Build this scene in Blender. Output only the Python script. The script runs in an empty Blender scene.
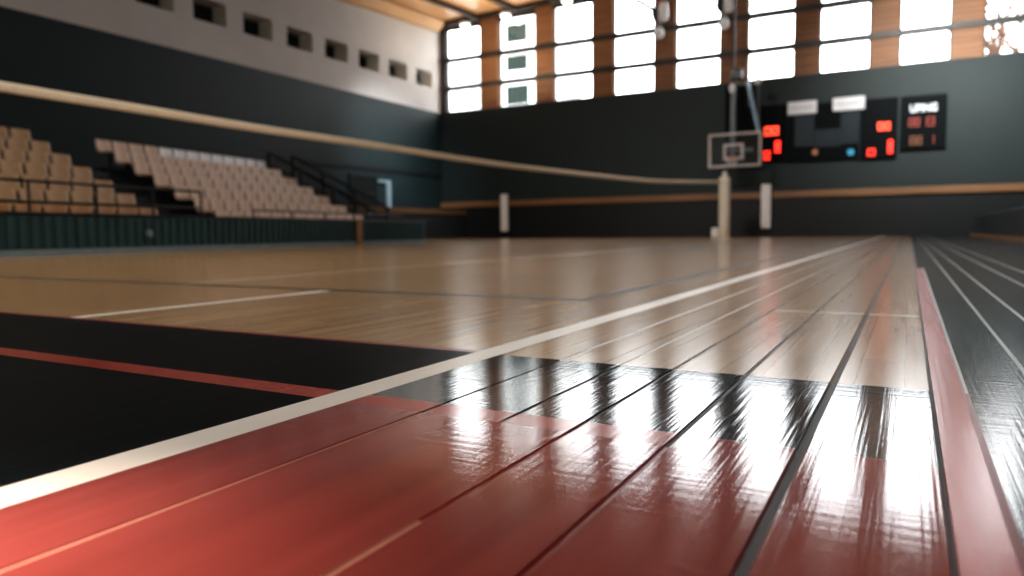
import bpy, bmesh, math, random
from mathutils import Vector, Matrix
random.seed(7)
scene = bpy.context.scene
col = scene.collection
PI = math.pi

# ------------------------------------------------------------------ measured camera
F_PX, YAW, PITCH, ROLL = 722.0769, 0.5026027, -0.0766736, -0.0095652
CAM_H = 0.26                       # the camera rests low over the court
U = 0.26                           # floor plan unit (one camera height)
YW = 30.0                          # far wall
XL = -20.39                        # left wall
XR = 3.9                           # right wall

fwd = Vector((-math.sin(YAW) * math.cos(PITCH), math.cos(YAW) * math.cos(PITCH), math.sin(PITCH)))
rt0 = Vector((math.cos(YAW), math.sin(YAW), 0))
up0 = rt0.cross(fwd)
rt = math.cos(ROLL) * rt0 + math.sin(ROLL) * up0
up = -math.sin(ROLL) * rt0 + math.cos(ROLL) * up0

def wall_xz(px, py, Y=YW):
    """where on the plane y=Y a spot measured in the photograph lies"""
    d = (px - 512) * rt - (py - 288) * up + F_PX * fwd
    t = Y / d.y
    return d.x * t, CAM_H + d.z * t

# ------------------------------------------------------------------ materials
def new_mat(name):
    m = bpy.data.materials.new(name); m.use_nodes = True
    nt = m.node_tree
    return m, nt, nt.nodes['Principled BSDF']

def N(nt, kind, **kw):
    n = nt.nodes.new(kind)
    for k, v in kw.items():
        setattr(n, k, v)
    return n

def surf(name, c, rough=.5, metal=0., var=.12, scale=6., bump=0., bscale=40., stretch=(1, 1, 1), spec=.5):
    m, nt, b = new_mat(name)
    tc = N(nt, 'ShaderNodeTexCoord'); mp = N(nt, 'ShaderNodeMapping')
    mp.inputs['Scale'].default_value = stretch
    nt.links.new(tc.outputs['Object'], mp.inputs['Vector'])
    nz = N(nt, 'ShaderNodeTexNoise'); nz.inputs['Scale'].default_value = scale; nz.inputs['Detail'].default_value = 3
    nt.links.new(mp.outputs['Vector'], nz.inputs['Vector'])
    rp = N(nt, 'ShaderNodeValToRGB')
    rp.color_ramp.elements[0].position = .3; rp.color_ramp.elements[1].position = .7
    rp.color_ramp.elements[0].color = (*[max(0, x * (1 - var)) for x in c], 1)
    rp.color_ramp.elements[1].color = (*[min(1, x * (1 + var)) for x in c], 1)
    nt.links.new(nz.outputs['Fac'], rp.inputs['Fac'])
    nt.links.new(rp.outputs['Color'], b.inputs['Base Color'])
    b.inputs['Roughness'].default_value = rough
    b.inputs['Metallic'].default_value = metal
    b.inputs['Specular IOR Level'].default_value = spec
    if bump:
        n2 = N(nt, 'ShaderNodeTexNoise'); n2.inputs['Scale'].default_value = bscale
        nt.links.new(mp.outputs['Vector'], n2.inputs['Vector'])
        bp = N(nt, 'ShaderNodeBump'); bp.inputs['Strength'].default_value = bump; bp.inputs['Distance'].default_value = .01
        nt.links.new(n2.outputs['Fac'], bp.inputs['Height'])
        nt.links.new(bp.outputs['Normal'], b.inputs['Normal'])
    return m

def glow(name, c, s):
    m, nt, b = new_mat(name)
    b.inputs['Base Color'].default_value = (*c, 1)
    b.inputs['Emission Color'].default_value = (*c, 1)
    b.inputs['Emission Strength'].default_value = s
    return m

def floor_mat(name, c1, c2, rough, plank=0.0, spec=.5, bump=.25):
    """lacquered floor: boards run along Y, fine brushed grain both ways in the lacquer"""
    m, nt, b = new_mat(name)
    geo = N(nt, 'ShaderNodeNewGeometry')
    def mapped(sx, sy):
        mp = N(nt, 'ShaderNodeMapping'); mp.inputs['Scale'].default_value = (sx, sy, 1)
        nt.links.new(geo.outputs['Position'], mp.inputs['Vector']); return mp
    grain = N(nt, 'ShaderNodeTexNoise'); grain.inputs['Scale'].default_value = 1; grain.inputs['Detail'].default_value = 4
    nt.links.new(mapped(22, 1.1).outputs['Vector'], grain.inputs['Vector'])
    mixc = N(nt, 'ShaderNodeMix', data_type='RGBA')
    mixc.inputs['A'].default_value = (*c1, 1); mixc.inputs['B'].default_value = (*c2, 1)
    rng = N(nt, 'ShaderNodeMapRange'); rng.inputs['From Min'].default_value = .35; rng.inputs['From Max'].default_value = .65
    nt.links.new(grain.outputs['Fac'], rng.inputs['Value'])
    nt.links.new(rng.outputs['Result'], mixc.inputs['Factor'])
    out_c = mixc.outputs['Result']
    if plank:
        br = N(nt, 'ShaderNodeTexBrick'); br.offset = .37; br.inputs['Scale'].default_value = 1
        br.inputs['Brick Width'].default_value = 1.6; br.inputs['Row Height'].default_value = .075
        br.inputs['Mortar Size'].default_value = .0012
        br.inputs['Color1'].default_value = (1, 1, 1, 1); br.inputs['Color2'].default_value = (1 - plank,) * 3 + (1,)
        br.inputs['Mortar'].default_value = (.55, .5, .45, 1)
        mp = N(nt, 'ShaderNodeMapping'); mp.inputs['Rotation'].default_value = (0, 0, PI / 2)
        nt.links.new(geo.outputs['Position'], mp.inputs['Vector']); nt.links.new(mp.outputs['Vector'], br.inputs['Vector'])
        mul = N(nt, 'ShaderNodeMix', data_type='RGBA', blend_type='MULTIPLY'); mul.inputs['Factor'].default_value = 1
        nt.links.new(out_c, mul.inputs['A']); nt.links.new(br.outputs['Color'], mul.inputs['B'])
        out_c = mul.outputs['Result']
    nt.links.new(out_c, b.inputs['Base Color'])
    # brushed lacquer
    la = N(nt, 'ShaderNodeTexNoise'); la.inputs['Scale'].default_value = 1; la.inputs['Detail'].default_value = 2
    nt.links.new(mapped(150, 2).outputs['Vector'], la.inputs['Vector'])
    lb = N(nt, 'ShaderNodeTexNoise'); lb.inputs['Scale'].default_value = 1; lb.inputs['Detail'].default_value = 2
    nt.links.new(mapped(4, 90).outputs['Vector'], lb.inputs['Vector'])
    lc = N(nt, 'ShaderNodeTexNoise'); lc.inputs['Scale'].default_value = 420; lc.inputs['Detail'].default_value = 1
    nt.links.new(geo.outputs['Position'], lc.inputs['Vector'])
    ad = N(nt, 'ShaderNodeMath', operation='ADD'); nt.links.new(la.outputs['Fac'], ad.inputs[0]); nt.links.new(lb.outputs['Fac'], ad.inputs[1])
    a2 = N(nt, 'ShaderNodeMath', operation='MULTIPLY_ADD'); a2.inputs[1].default_value = .35
    nt.links.new(lc.outputs['Fac'], a2.inputs[0]); nt.links.new(ad.outputs[0], a2.inputs[2])
    bp = N(nt, 'ShaderNodeBump'); bp.inputs['Strength'].default_value = bump; bp.inputs['Distance'].default_value = .0006
    nt.links.new(a2.outputs[0], bp.inputs['Height']); nt.links.new(bp.outputs['Normal'], b.inputs['Normal'])
    rr = N(nt, 'ShaderNodeMapRange'); rr.inputs['To Min'].default_value = rough * .8; rr.inputs['To Max'].default_value = rough * 1.25
    nt.links.new(la.outputs['Fac'], rr.inputs['Value']); nt.links.new(rr.outputs['Result'], b.inputs['Roughness'])
    b.inputs['Specular IOR Level'].default_value = spec
    return m

def wood_mat(name, c1, c2, axis=1, rough=.45, board=0.):
    m, nt, b = new_mat(name)
    tc = N(nt, 'ShaderNodeNewGeometry'); mp = N(nt, 'ShaderNodeMapping')
    s = [9, 9, 9]; s[axis] = .7
    mp.inputs['Scale'].default_value = s
    nt.links.new(tc.outputs['Position'], mp.inputs['Vector'])
    nz = N(nt, 'ShaderNodeTexNoise'); nz.inputs['Scale'].default_value = 1; nz.inputs['Detail'].default_value = 5
    nt.links.new(mp.outputs['Vector'], nz.inputs['Vector'])
    rp = N(nt, 'ShaderNodeValToRGB'); rp.color_ramp.elements[0].position = .3; rp.color_ramp.elements[1].position = .7
    rp.color_ramp.elements[0].color = (*c1, 1); rp.color_ramp.elements[1].color = (*c2, 1)
    nt.links.new(nz.outputs['Fac'], rp.inputs['Fac'])
    oc = rp.outputs['Color']
    if board:
        wv = N(nt, 'ShaderNodeTexWave'); wv.wave_type = 'BANDS'; wv.bands_direction = 'Z'
        wv.inputs['Scale'].default_value = board
        nt.links.new(tc.outputs['Position'], wv.inputs['Vector'])
        r2 = N(nt, 'ShaderNodeValToRGB'); r2.color_ramp.elements[0].position = .0; r2.color_ramp.elements[1].position = .18
        r2.color_ramp.elements[0].color = (.55, .55, .55, 1); r2.color_ramp.elements[1].color = (1, 1, 1, 1)
        nt.links.new(wv.outputs['Fac'], r2.inputs['Fac'])
        mu = N(nt, 'ShaderNodeMix', data_type='RGBA', blend_type='MULTIPLY'); mu.inputs['Factor'].default_value = 1
        nt.links.new(oc, mu.inputs['A']); nt.links.new(r2.outputs['Color'], mu.inputs['B']); oc = mu.outputs['Result']
    nt.links.new(oc, b.inputs['Base Color'])
    b.inputs['Roughness'].default_value = rough
    return m

def pane_mat(name, tint=(1, 1, 1), refl=.06):
    m, nt, b = new_mat(name)
    tr = N(nt, 'ShaderNodeBsdfTransparent'); tr.inputs['Color'].default_value = (*tint, 1)
    gl = N(nt, 'ShaderNodeBsdfGlossy'); gl.inputs['Roughness'].default_value = .02
    mx = N(nt, 'ShaderNodeMixShader'); mx.inputs['Fac'].default_value = refl
    nt.links.new(tr.outputs[0], mx.inputs[1]); nt.links.new(gl.outputs[0], mx.inputs[2])
    nt.links.new(mx.outputs[0], nt.nodes['Material Output'].inputs['Surface'])
    return m

M = {}
M['maple'] = floor_mat('maple_lacquer', (.43, .265, .125), (.55, .365, .19), .18, plank=.16, bump=.12, spec=.75)
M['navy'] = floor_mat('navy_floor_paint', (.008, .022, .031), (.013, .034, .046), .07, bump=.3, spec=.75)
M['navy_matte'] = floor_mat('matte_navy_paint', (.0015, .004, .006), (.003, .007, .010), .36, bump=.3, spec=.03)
M['navy_side'] = floor_mat('navy_side_paint', (.008, .021, .028), (.014, .034, .043), .13, bump=.4, spec=.6)
M['red'] = floor_mat('red_floor_paint', (.26, .055, .05), (.32, .07, .062), .08, bump=.28, spec=.6)
M['red_line'] = floor_mat('red_line_paint', (.36, .055, .04), (.42, .066, .05), .14, bump=.2)
M['red_strip'] = floor_mat('red_strip_paint', (.46, .09, .085), (.56, .13, .12), .2, bump=.25)
M['red_dark'] = floor_mat('dark_red_paint', (.2, .02, .016), (.26, .03, .022), .3, bump=.3)
M['line_and_glint'] = floor_mat('white_line_and_glint', (.84, .82, .78), (.92, .9, .86), .3, bump=.2)  # court lines, and the highlights painted along the wood seams
M['faint_line'] = floor_mat('worn_white_paint', (.6, .52, .4), (.68, .6, .47), .22, bump=.2)
M['side_line'] = floor_mat('grey_white_paint', (.3, .34, .36), (.42, .46, .48), .3, bump=.2)
M['grey_line'] = floor_mat('grey_line_paint', (.06, .06, .05), (.09, .085, .07), .4, bump=.2, spec=.05)
M['seam'] = floor_mat('dark_seam', (.016, .01, .008), (.03, .018, .014), .5, bump=.1)
M['seam_red'] = floor_mat('worn_lit_red_seam', (.5, .2, .14), (.62, .3, .22), .3, bump=.1)  # worn seam edges, with the warm light they catch put into the colour
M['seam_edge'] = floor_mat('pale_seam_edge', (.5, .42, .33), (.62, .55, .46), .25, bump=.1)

M['wall_green'] = surf('dark_green_wall_paint', (.0135, .0255, .0265), .65, var=.08, scale=.6, bump=.1)
M['wall_teal'] = surf('dark_teal_wall_paint', (.007, .018, .0205), .6, var=.1, scale=.7, bump=.1)
M['wall_white'] = surf('white_plaster', (.58, .555, .545), .85, var=.04, scale=1.2, bump=.1)
M['wall_dark'] = surf('black_green_panel', (.004, .007, .008), .6, var=.1)
M['brick_wood'] = wood_mat('brown_slat_cladding', (.2, .085, .035), (.3, .14, .06), axis=0, rough=.6, board=1.6)
M['ceil_wood'] = wood_mat('orange_pine_ceiling', (.5, .26, .11), (.68, .4, .2), axis=1, rough=.35)
M['beam'] = surf('dark_brown_beam', (.03, .018, .012), .6)
M['pine'] = wood_mat('pale_pine_trim', (.5, .27, .11), (.62, .36, .16), axis=1, rough=.5)
M['rail_wood'] = wood_mat('brown_rail_wood', (.2, .1, .045), (.3, .155, .07), axis=0, rough=.5)
M['frame'] = surf('dark_window_frame', (.02, .022, .02), .5)
M['pane'] = pane_mat('window_glass')
M['dark_glass'] = surf('dark_glass', (.012, .022, .03), .12, var=.2)
M['reveal'] = surf('grey_reveal', (.7, .68, .6), .8)
M['steel'] = surf('grey_steel', (.13, .145, .155), .5, metal=.2)
M['blue_steel'] = surf('blue_grey_steel', (.2, .28, .34), .35, metal=.4)
M['black'] = surf('black_plastic', (.01, .012, .013), .4)
M['black_metal'] = surf('black_metal', (.012, .016, .018), .45)
M['white_plastic'] = surf('white_plastic', (.78, .77, .74), .45)
M['pad_white'] = surf('white_vinyl', (.88, .87, .86), .5, var=.05)
M['post_cream'] = surf('cream_vinyl', (.72, .66, .55), .5, var=.05)
M['tape'] = surf('cream_canvas', (.9, .78, .62), .8, var=.06, scale=20)
M['seat_tan'] = surf('tan_seat_plastic', (.42, .27, .15), .45, var=.12, scale=3)
M['seat_beige'] = surf('beige_seat_plastic', (.66, .48, .37), .45, var=.12, scale=3)
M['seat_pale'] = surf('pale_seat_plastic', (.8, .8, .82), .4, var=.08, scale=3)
M['seat_tan_shaded'] = surf('shaded_tan_seat_plastic', (.38, .2, .09), .45, var=.15, scale=3)  # front row: its darker lighting is put into the seat colour
M['stand'] = surf('black_stand', (.006, .009, .011), .7)
M['barrier'] = surf('teal_barrier', (.026, .068, .074), .5, var=.12, scale=3)
M['skirt'] = surf('blue_grey_skirting', (.2, .27, .31), .5)
M['orange_wood'] = surf('orange_brown_wood', (.32, .17, .07), .5)
M['edge_wood'] = surf('dim_brown_wood', (.1, .055, .028), .5)
M['blue_pad'] = surf('blue_grey_pad', (.055, .075, .095), .6)
M['board_black'] = surf('scoreboard_black', (.002, .004, .005), .6, var=.1, spec=.1)
M['board_grey'] = surf('scoreboard_blue_grey', (.012, .022, .03), .45, var=.1, spec=.2)
M['led_red'] = glow('red_led', (1, .085, .05), .95)
M['led_orange'] = glow('orange_led', (1, .18, .085), 1.05)
M['led_dim'] = glow('dim_red_led', (.4, .06, .035), .4)
M['led_brown'] = glow('dim_amber_led', (.3, .12, .05), .3)
M['led_blue'] = glow('blue_led', (.03, .25, .4), .6)
M['letter'] = glow('white_lettering', (.72, .76, .8), .45)
M['plate'] = surf('white_sign_plate', (.74, .74, .77), .5, var=.05)
M['plate_txt'] = surf('grey_sign_lettering', (.5, .5, .52), .6)
M['acrylic'] = pane_mat('clear_acrylic', (.93, .96, .97), .05)
M['hoop_white'] = surf('white_board_marking', (.55, .5, .48), .5)
M['rim'] = surf('orange_rim', (.5, .13, .05), .4)
M['net'] = surf('white_net_cord', (.7, .68, .66), .8)
M['lamp'] = glow('lamp_diffuser', (1, .93, .82), 6)
M['lamp_white'] = surf('white_lamp_body', (.85, .86, .88), .4)
M['apt'] = surf('white_render', (.85, .85, .83), .8, var=.03)
M['apt_glass'] = surf('apartment_glass', (.018, .023, .023), .9, spec=0.)
M['apt_green'] = surf('green_balcony_panel', (.035, .06, .045), .9, spec=0.)
M['bark'] = surf('tree_bark', (.13, .08, .06), .9, spec=0.)
M['leaf'] = surf('autumn_leaf', (.2, .12, .085), .9, spec=0.)
M['leaf_green'] = surf('olive_leaf', (.05, .06, .04), .9, spec=0.)
M['ground'] = surf('pale_paving', (.5, .5, .48), .9)

# ------------------------------------------------------------------ mesh helpers
class MB:
    def __init__(s):
        s.bm = bmesh.new(); s.mi = 0
    def _tag(s, n0):
        s.bm.faces.ensure_lookup_table()
        for f in s.bm.faces[n0:]:
            f.material_index = s.mi
    def box(s, x0, y0, z0, x1, y1, z1, bev=0., seg=2):
        n0 = len(s.bm.faces)
        r = bmesh.ops.create_cube(s.bm, size=1.)
        vs = r['verts']
        for v in vs:
            v.co = Vector(((x0 + x1) / 2 + v.co.x * (x1 - x0), (y0 + y1) / 2 + v.co.y * (y1 - y0), (z0 + z1) / 2 + v.co.z * (z1 - z0)))
        if bev:
            es = list({e for v in vs for e in v.link_edges})
            bmesh.ops.bevel(s.bm, geom=es, offset=bev, segments=seg, affect='EDGES', profile=.5)
        s._tag(n0); return s
    def tube(s, p, q, r, r2=None, n=12, cap=True):
        n0 = len(s.bm.faces)
        p, q = Vector(p), Vector(q); d = q - p
        m = Matrix.Translation((p + q) / 2) @ d.to_track_quat('Z', 'Y').to_matrix().to_4x4()
        bmesh.ops.create_cone(s.bm, cap_ends=cap, segments=n, radius1=r, radius2=r if r2 is None else r2, depth=d.length, matrix=m)
        s._tag(n0); return s
    def path(s, pts, r, n=8):
        for a, b in zip(pts, pts[1:]):
            s.tube(a, b, r, n=n)
        return s
    def bar(s, p, q, w, h, bev=0.):
        """rectangular bar from p to q, w sideways, h in its other direction"""
        n0 = len(s.bm.faces)
        p, q = Vector(p), Vector(q); d = q - p
        m = Matrix.Translation((p + q) / 2) @ d.to_track_quat('Z', 'Y').to_matrix().to_4x4() @ Matrix.Diagonal((w, h, d.length, 1))
        r = bmesh.ops.create_cube(s.bm, size=1., matrix=m)
        if bev:
            bmesh.ops.bevel(s.bm, geom=list({e for v in r['verts'] for e in v.link_edges}), offset=bev, segments=2, affect='EDGES')
        s._tag(n0); return s
    def ball(s, c, r, sx=1, sy=1, sz=1, seg=14):
        n0 = len(s.bm.faces)
        bmesh.ops.create_uvsphere(s.bm, u_segments=seg, v_segments=seg // 2 + 1, radius=r,
                                  matrix=Matrix.Translation(c) @ Matrix.Diagonal((sx, sy, sz, 1)))
        s._tag(n0); return s
    def lathe(s, prof, c=(0, 0, 0), n=20):
        n0 = len(s.bm.faces); rings = []
        for r, z in prof:
            rings.append([s.bm.verts.new((c[0] + r * math.cos(2 * PI * i / n), c[1] + r * math.sin(2 * PI * i / n), c[2] + z)) for i in range(n)])
        for a, b in zip(rings, rings[1:]):
            for i in range(n):
                s.bm.faces.new((a[i], a[(i + 1) % n], b[(i + 1) % n], b[i]))
        s.bm.faces.new(list(reversed(rings[0]))); s.bm.faces.new(rings[-1])
        s._tag(n0); return s
    def face(s, pts):
        n0 = len(s.bm.faces)
        s.bm.faces.new([s.bm.verts.new(p) for p in pts]); s._tag(n0); return s
    def prism(s, poly, fn, a, b):
        """extrude a 2D polygon: fn(p, t) gives the 3D point"""
        n0 = len(s.bm.faces)
        A = [s.bm.verts.new(fn(p, a)) for p in poly]; B = [s.bm.verts.new(fn(p, b)) for p in poly]
        n = len(poly)
        s.bm.faces.new(A); s.bm.faces.new(list(reversed(B)))
        for i in range(n):
            s.bm.faces.new((A[i], B[i], B[(i + 1) % n], A[(i + 1) % n]))
        s._tag(n0); return s
    def build(s, name, mats, parent=None, smooth=False, loc=None):
        bmesh.ops.recalc_face_normals(s.bm, faces=s.bm.faces)
        me = bpy.data.meshes.new(name)
        if loc is not None:
            bmesh.ops.translate(s.bm, verts=s.bm.verts, vec=-Vector(loc))
        s.bm.to_mesh(me); s.bm.free()
        for m in (mats if isinstance(mats, (list, tuple)) else [mats]):
            me.materials.append(m)
        if smooth:
            for p in me.polygons: p.use_smooth = True
        o = bpy.data.objects.new(name, me); col.objects.link(o)
        if parent is not None: o.parent = parent
        if loc is not None: o.location = loc
        return o

def tag(o, label=None, cat=None, group=None, kind=None):
    if label: o['label'] = label
    if cat: o['category'] = cat
    if group: o['group'] = group
    if kind: o['kind'] = kind
    return o

def empty(name, loc, rz=0., label=None, cat=None, group=None, kind=None):
    o = bpy.data.objects.new(name, None); col.objects.link(o)
    o.empty_display_size = .2
    o.location = loc; o.rotation_euler = (0, 0, rz)
    return tag(o, label, cat, group, kind)

def part(mb, name, mat, parent, smooth=False):
    """builds in world coordinates, then hangs the mesh under its thing"""
    L = parent.matrix_basis.translation if parent.parent is None else parent.parent.matrix_basis.translation + parent.matrix_basis.translation
    bmesh.ops.translate(mb.bm, verts=mb.bm.verts, vec=-Vector(L))
    return mb.build(name, mat, parent, smooth)

def structure(mb, name, mats, label=None, smooth=False, cat=None):
    return tag(mb.build(name, mats, smooth=smooth), label, cat, kind='structure')

ORD = ['first', 'second', 'third', 'fourth', 'fifth', 'sixth', 'seventh', 'eighth', 'ninth', 'tenth', 'eleventh', 'twelfth', 'thirteenth', 'fourteenth', 'fifteenth', 'sixteenth']

# ================================================================== FLOOR
FM = ['maple', 'navy', 'navy_matte', 'red', 'red_line', 'red_strip', 'red_dark', 'line_and_glint', 'faint_line', 'side_line', 'grey_line', 'seam', 'seam_red', 'seam_edge', 'navy_side']
FI = {k: i for i, k in enumerate(FM)}
def floor():
    seams = [(-2.37, .011, .004), (-1.87, .010, .004), (-1.47, .010, .006), (-.965, .012, .008), (-.408, .018, .013), (.145, .008, .005)]
    xs = {-90, -13.35, -13.1, -9.18, -8.93, -4.27, -4.03, -3.17, -2.92, .325, .343, .715, .745, 1.105, 1.14, 1.73, 1.775, 2.24, 2.29, XR / U, .175, .312}
    seamspan = []
    for c, hw, dp in seams:
        w = hw; e = hw * .45
        for q in (c - w - e, c - w, c + w, c + w + e): xs.add(round(q, 4))
        seamspan.append((c - w - e, c - w, c + w, c + w + e, dp))
    xs = sorted(xs)
    ys = sorted({-14, 1.0, 2.0, 3.25, 3.47, 5.1, 5.19, 9.36, 9.5, 9.62, 9.92, 21.1, 60, YW / U})
    bm = bmesh.new()
    grid = {}
    def seam_z(x):
        for a, b, c, d, dp in seamspan:
            if abs(x - b) < 1e-3 or abs(x - c) < 1e-3: return -dp * U * 1.2
        return 0.
    def vert(i, j):
        if (i, j) not in grid:
            grid[i, j] = bm.verts.new((xs[i] * U, ys[j] * U, 0. if -1.95 < xs[i] < -1.8 and ys[j] < 3.4 else seam_z(xs[i])))
        return grid[i, j]
    def kind(x, y):
        for k, (a, b, c, d, dp) in enumerate(seamspan):
            if b < x < c:
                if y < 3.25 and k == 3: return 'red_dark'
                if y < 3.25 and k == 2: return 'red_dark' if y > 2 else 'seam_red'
                if k == 0: return 'seam_red' if y < 3.25 else 'navy' if y < 5.1 else 'line_and_glint'
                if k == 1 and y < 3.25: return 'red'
                if k == 1 and y > 5.1: return 'line_and_glint'  # highlight painted into the seam core
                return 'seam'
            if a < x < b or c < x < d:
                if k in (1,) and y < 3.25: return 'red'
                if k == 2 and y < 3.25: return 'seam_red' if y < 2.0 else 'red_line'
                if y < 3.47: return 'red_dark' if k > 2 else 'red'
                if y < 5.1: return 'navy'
                return 'line_and_glint' if k < 2 or (k < 4 and a < x < b) else 'maple'  # highlight on the groove edges is put into the colour
        if x > .145:
            if x < .325:
                if y > 21.1: return 'red_dark' if x < .175 else 'navy_side'
                return 'red_dark' if x > .312 else 'red_strip'
            if x < .343: return 'side_line' if 5.1 < y < 21.1 else 'red_dark' if y < 5.1 else 'navy_side'
            if .715 < x < .745 or 1.105 < x < 1.14 or 1.73 < x < 1.775 or 2.24 < x < 2.29: return 'side_line'
            return 'navy_side'
        if -3.17 < x < -2.92: return 'line_and_glint'
        if y < 3.47:
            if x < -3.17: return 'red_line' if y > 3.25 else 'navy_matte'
            return 'red_line' if y > 3.25 and x < -1.0 else 'red'
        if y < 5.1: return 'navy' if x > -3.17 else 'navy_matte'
        if y < 5.19 and x < -3.17: return 'red_dark'
        if -9.18 < x < -8.93 and y < 9.62: return 'line_and_glint'
        if 9.62 < y < 9.92 and x < -4.03: return 'grey_line'
        if -4.27 < x < -4.03 and 9.62 < y < 60: return 'grey_line'
        if -13.35 < x < -13.1 and y > 9.92: return 'faint_line'
        if 9.36 < y < 9.5 and x > -1.4: return 'faint_line'
        return 'maple'
    for i in range(len(xs) - 1):
        for j in range(len(ys) - 1):
            f = bm.faces.new((vert(i, j), vert(i + 1, j), vert(i + 1, j + 1), vert(i, j + 1)))
            f.material_index = FI[kind((xs[i] + xs[i + 1]) / 2, (ys[j] + ys[j + 1]) / 2)]
    me = bpy.data.meshes.new('floor'); bm.to_mesh(me); bm.free()
    for k in FM: me.materials.append(M[k])
    o = bpy.data.objects.new('floor', me); col.objects.link(o)
    tag(o, kind='structure')
floor()

# ================================================================== ROOM SHELL
ZS, ZT = 6.14, 10.12           # window sill and window head
def ceil_z(x, y): return 10.42 + .035 * (x - XL) + .05 * (y - YW)
WX = [(-20.1, -18.11), (-17.12, -15.18), (-14.27, -12.39), (-11.41, -9.59), (-8.7, -6.86), (-5.81, -4.05), (-3.18, -1.44), (-.51, 1.1), (2.05, 3.73)]
ZTk = [ZT + .035 * (a - WX[0][0]) for a, b in WX]
T1, T2 = 7.27, 8.62            # transoms

w = MB()
w.box(XL - .8, YW, 0, XR + .4, YW + .4, ZS)
structure(w, 'wall_far', M['wall_green'])
w = MB(); w.box(XL - .8, YW, 10.02, XR + .4, YW + .35, 12.6)
# the head steps up along the roof slope, window by window
w2 = MB()
for k, (a, b) in enumerate(WX):
    nx = WX[k + 1][0] if k < 8 else XR + .4
    w2.box(a - .25, YW + .02, ZTk[k], nx, YW + .4, ZTk[k] + 2.4)
w.bm.free()
structure(w2, 'wall_far_upper', M['beam'])
piers = [(XL - .3, WX[0][0])] + [(WX[k][1], WX[k + 1][0]) for k in range(8)] + [(WX[8][1], XR + .4)]
for i, (a, b) in enumerate(piers):
    w = MB(); w.box(a, YW - .02, ZS, b, YW + .38, 10.6)
    structure(w, 'trim_%d' % (i + 1), M['beam'] if i == 0 else M['brick_wood'])
for j, z in enumerate((T1, T2)):
    w = MB(); w.box(XL, YW - .1, z - .1, XR, YW - .03, z + .1, .01)
    structure(w, 'trim_%d' % (20 + j), M['frame'])
for k, (a, b) in enumerate(WX):
    win = empty('window_%d' % (k + 1), ((a + b) / 2, YW + .2, ZS), kind='structure')
    zt = ZTk[k]
    f = MB(); fw = .06
    f.box(a, YW + .12, ZS, a + fw, YW + .22, zt); f.box(b - fw, YW + .12, ZS, b, YW + .22, zt)
    f.box(a + fw, YW + .12, ZS, b - fw, YW + .22, ZS + fw); f.box(a + fw, YW + .12, zt - fw, b - fw, YW + .22, zt)
    for z in (T1, T2): f.box(a + fw, YW + .12, z - .09, b - fw, YW + .22, z + .09)
    part(f, 'window_frame', M['frame'], win)
    for z0, z1 in ((ZS + fw, T1 - .09), (T1 + .09, T2 - .09), (T2 + .09, zt - fw)):
        p = MB(); p.box(a + fw, YW + .165, z0, b - fw, YW + .173, z1)
        part(p, 'pane', M['pane'], win)

# left wall: teal below, white above with deep small windows
w = MB(); w.box(XL - .8, -4, 0, XL, YW, ZS - .02); structure(w, 'wall_left', M['wall_teal'])
w = MB()
nz0, nz1 = 7.24, 7.98
niches = [(28.0 - 2.0 * k - .42 * (k > 20), 1.3) for k in range(12)]
w.box(XL - .8, -4, ZS - .02, XL, YW, nz0)
w.box(XL - .8, -4, nz1, XL, YW, 12.6)
edge = YW
for y0, wd in niches:
    w.box(XL - .8, y0 + wd, nz0, XL, edge, nz1); edge = y0
w.box(XL - .8, -4, nz0, XL, edge, nz1)
structure(w, 'wall_left_upper', M['wall_white'])
for k, (y0, wd) in enumerate(niches):
    win = empty('window_%d' % (k + 10), (XL - .75, y0 + wd / 2, nz0), kind='structure')
    f = MB()
    f.box(XL - .78, y0, nz0, XL - .68, y0 + .06, nz1); f.box(XL - .78, y0 + wd - .06, nz0, XL - .68, y0 + wd, nz1)
    f.box(XL - .78, y0 + .06, nz0, XL - .68, y0 + wd - .06, nz0 + .06); f.box(XL - .78, y0 + .06, nz1 - .06, XL - .68, y0 + wd - .06, nz1)
    part(f, 'window_frame', M['frame'], win)
    p = MB(); p.box(XL - .75, y0 + .06, nz0 + .06, XL - .72, y0 + wd - .06, nz1 - .06); part(p, 'pane', M['dark_glass'], win)
    r = MB()
    r.box(XL - .68, y0 + wd - .012, nz0 + .012, XL - .02, y0 + wd, nz1 - .012)
    r.box(XL - .68, y0, nz0 + .012, XL - .02, y0 + .012, nz1 - .012)
    part(r, 'window_reveal', M['reveal'], win)

w = MB(); w.box(XR, -4, 0, XR + .4, YW, 12.6); structure(w, 'wall_right', M['wall_green'])
w = MB(); w.box(XL - .8, -4.4, 0, XR + .4, -4, 12.6); structure(w, 'wall_back', M['wall_white'])

# ceiling of pine boards with dark rafters
w = MB()
c4 = [(XL - .8, -4.2), (XR + .4, -4.2), (XR + .4, YW + .5), (XL - .8, YW + .5)]
w.face([(x, y, ceil_z(x, y)) for x, y in c4]); w.face([(x, y, ceil_z(x, y) + .2) for x, y in reversed(c4)])
structure(w, 'ceiling', M['ceil_wood'])
n = 30
for k in range(12):
    x = -18.15 + 2.05 * k
    w = MB()
    p, q = (x, -4, ceil_z(x, -4) - .1), (x, YW - .3, ceil_z(x, YW - .3) - .1)
    w.prism([(-.09, -.12), (.09, -.12), (.09, .12), (-.09, .12)], lambda P, t, p=p, q=q: (p[0] + P[0], (p[1], q[1])[t], (p[2], q[2])[t] + P[1]), 0, 1)
    structure(w, 'trim_%d' % n, M['beam']); n += 1
w = MB()      # edge beam over the windows
w.prism([(YW - .3, -.22), (YW - .02, -.22), (YW - .02, .02), (YW - .3, .02)], lambda P, t: ((XL, XR)[t], P[0], ceil_z((XL, XR)[t], YW) - .02 + P[1]), 0, 1)
structure(w, 'trim_%d' % n, M['beam']); n += 1
w = MB()      # pine cove along the white wall
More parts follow.
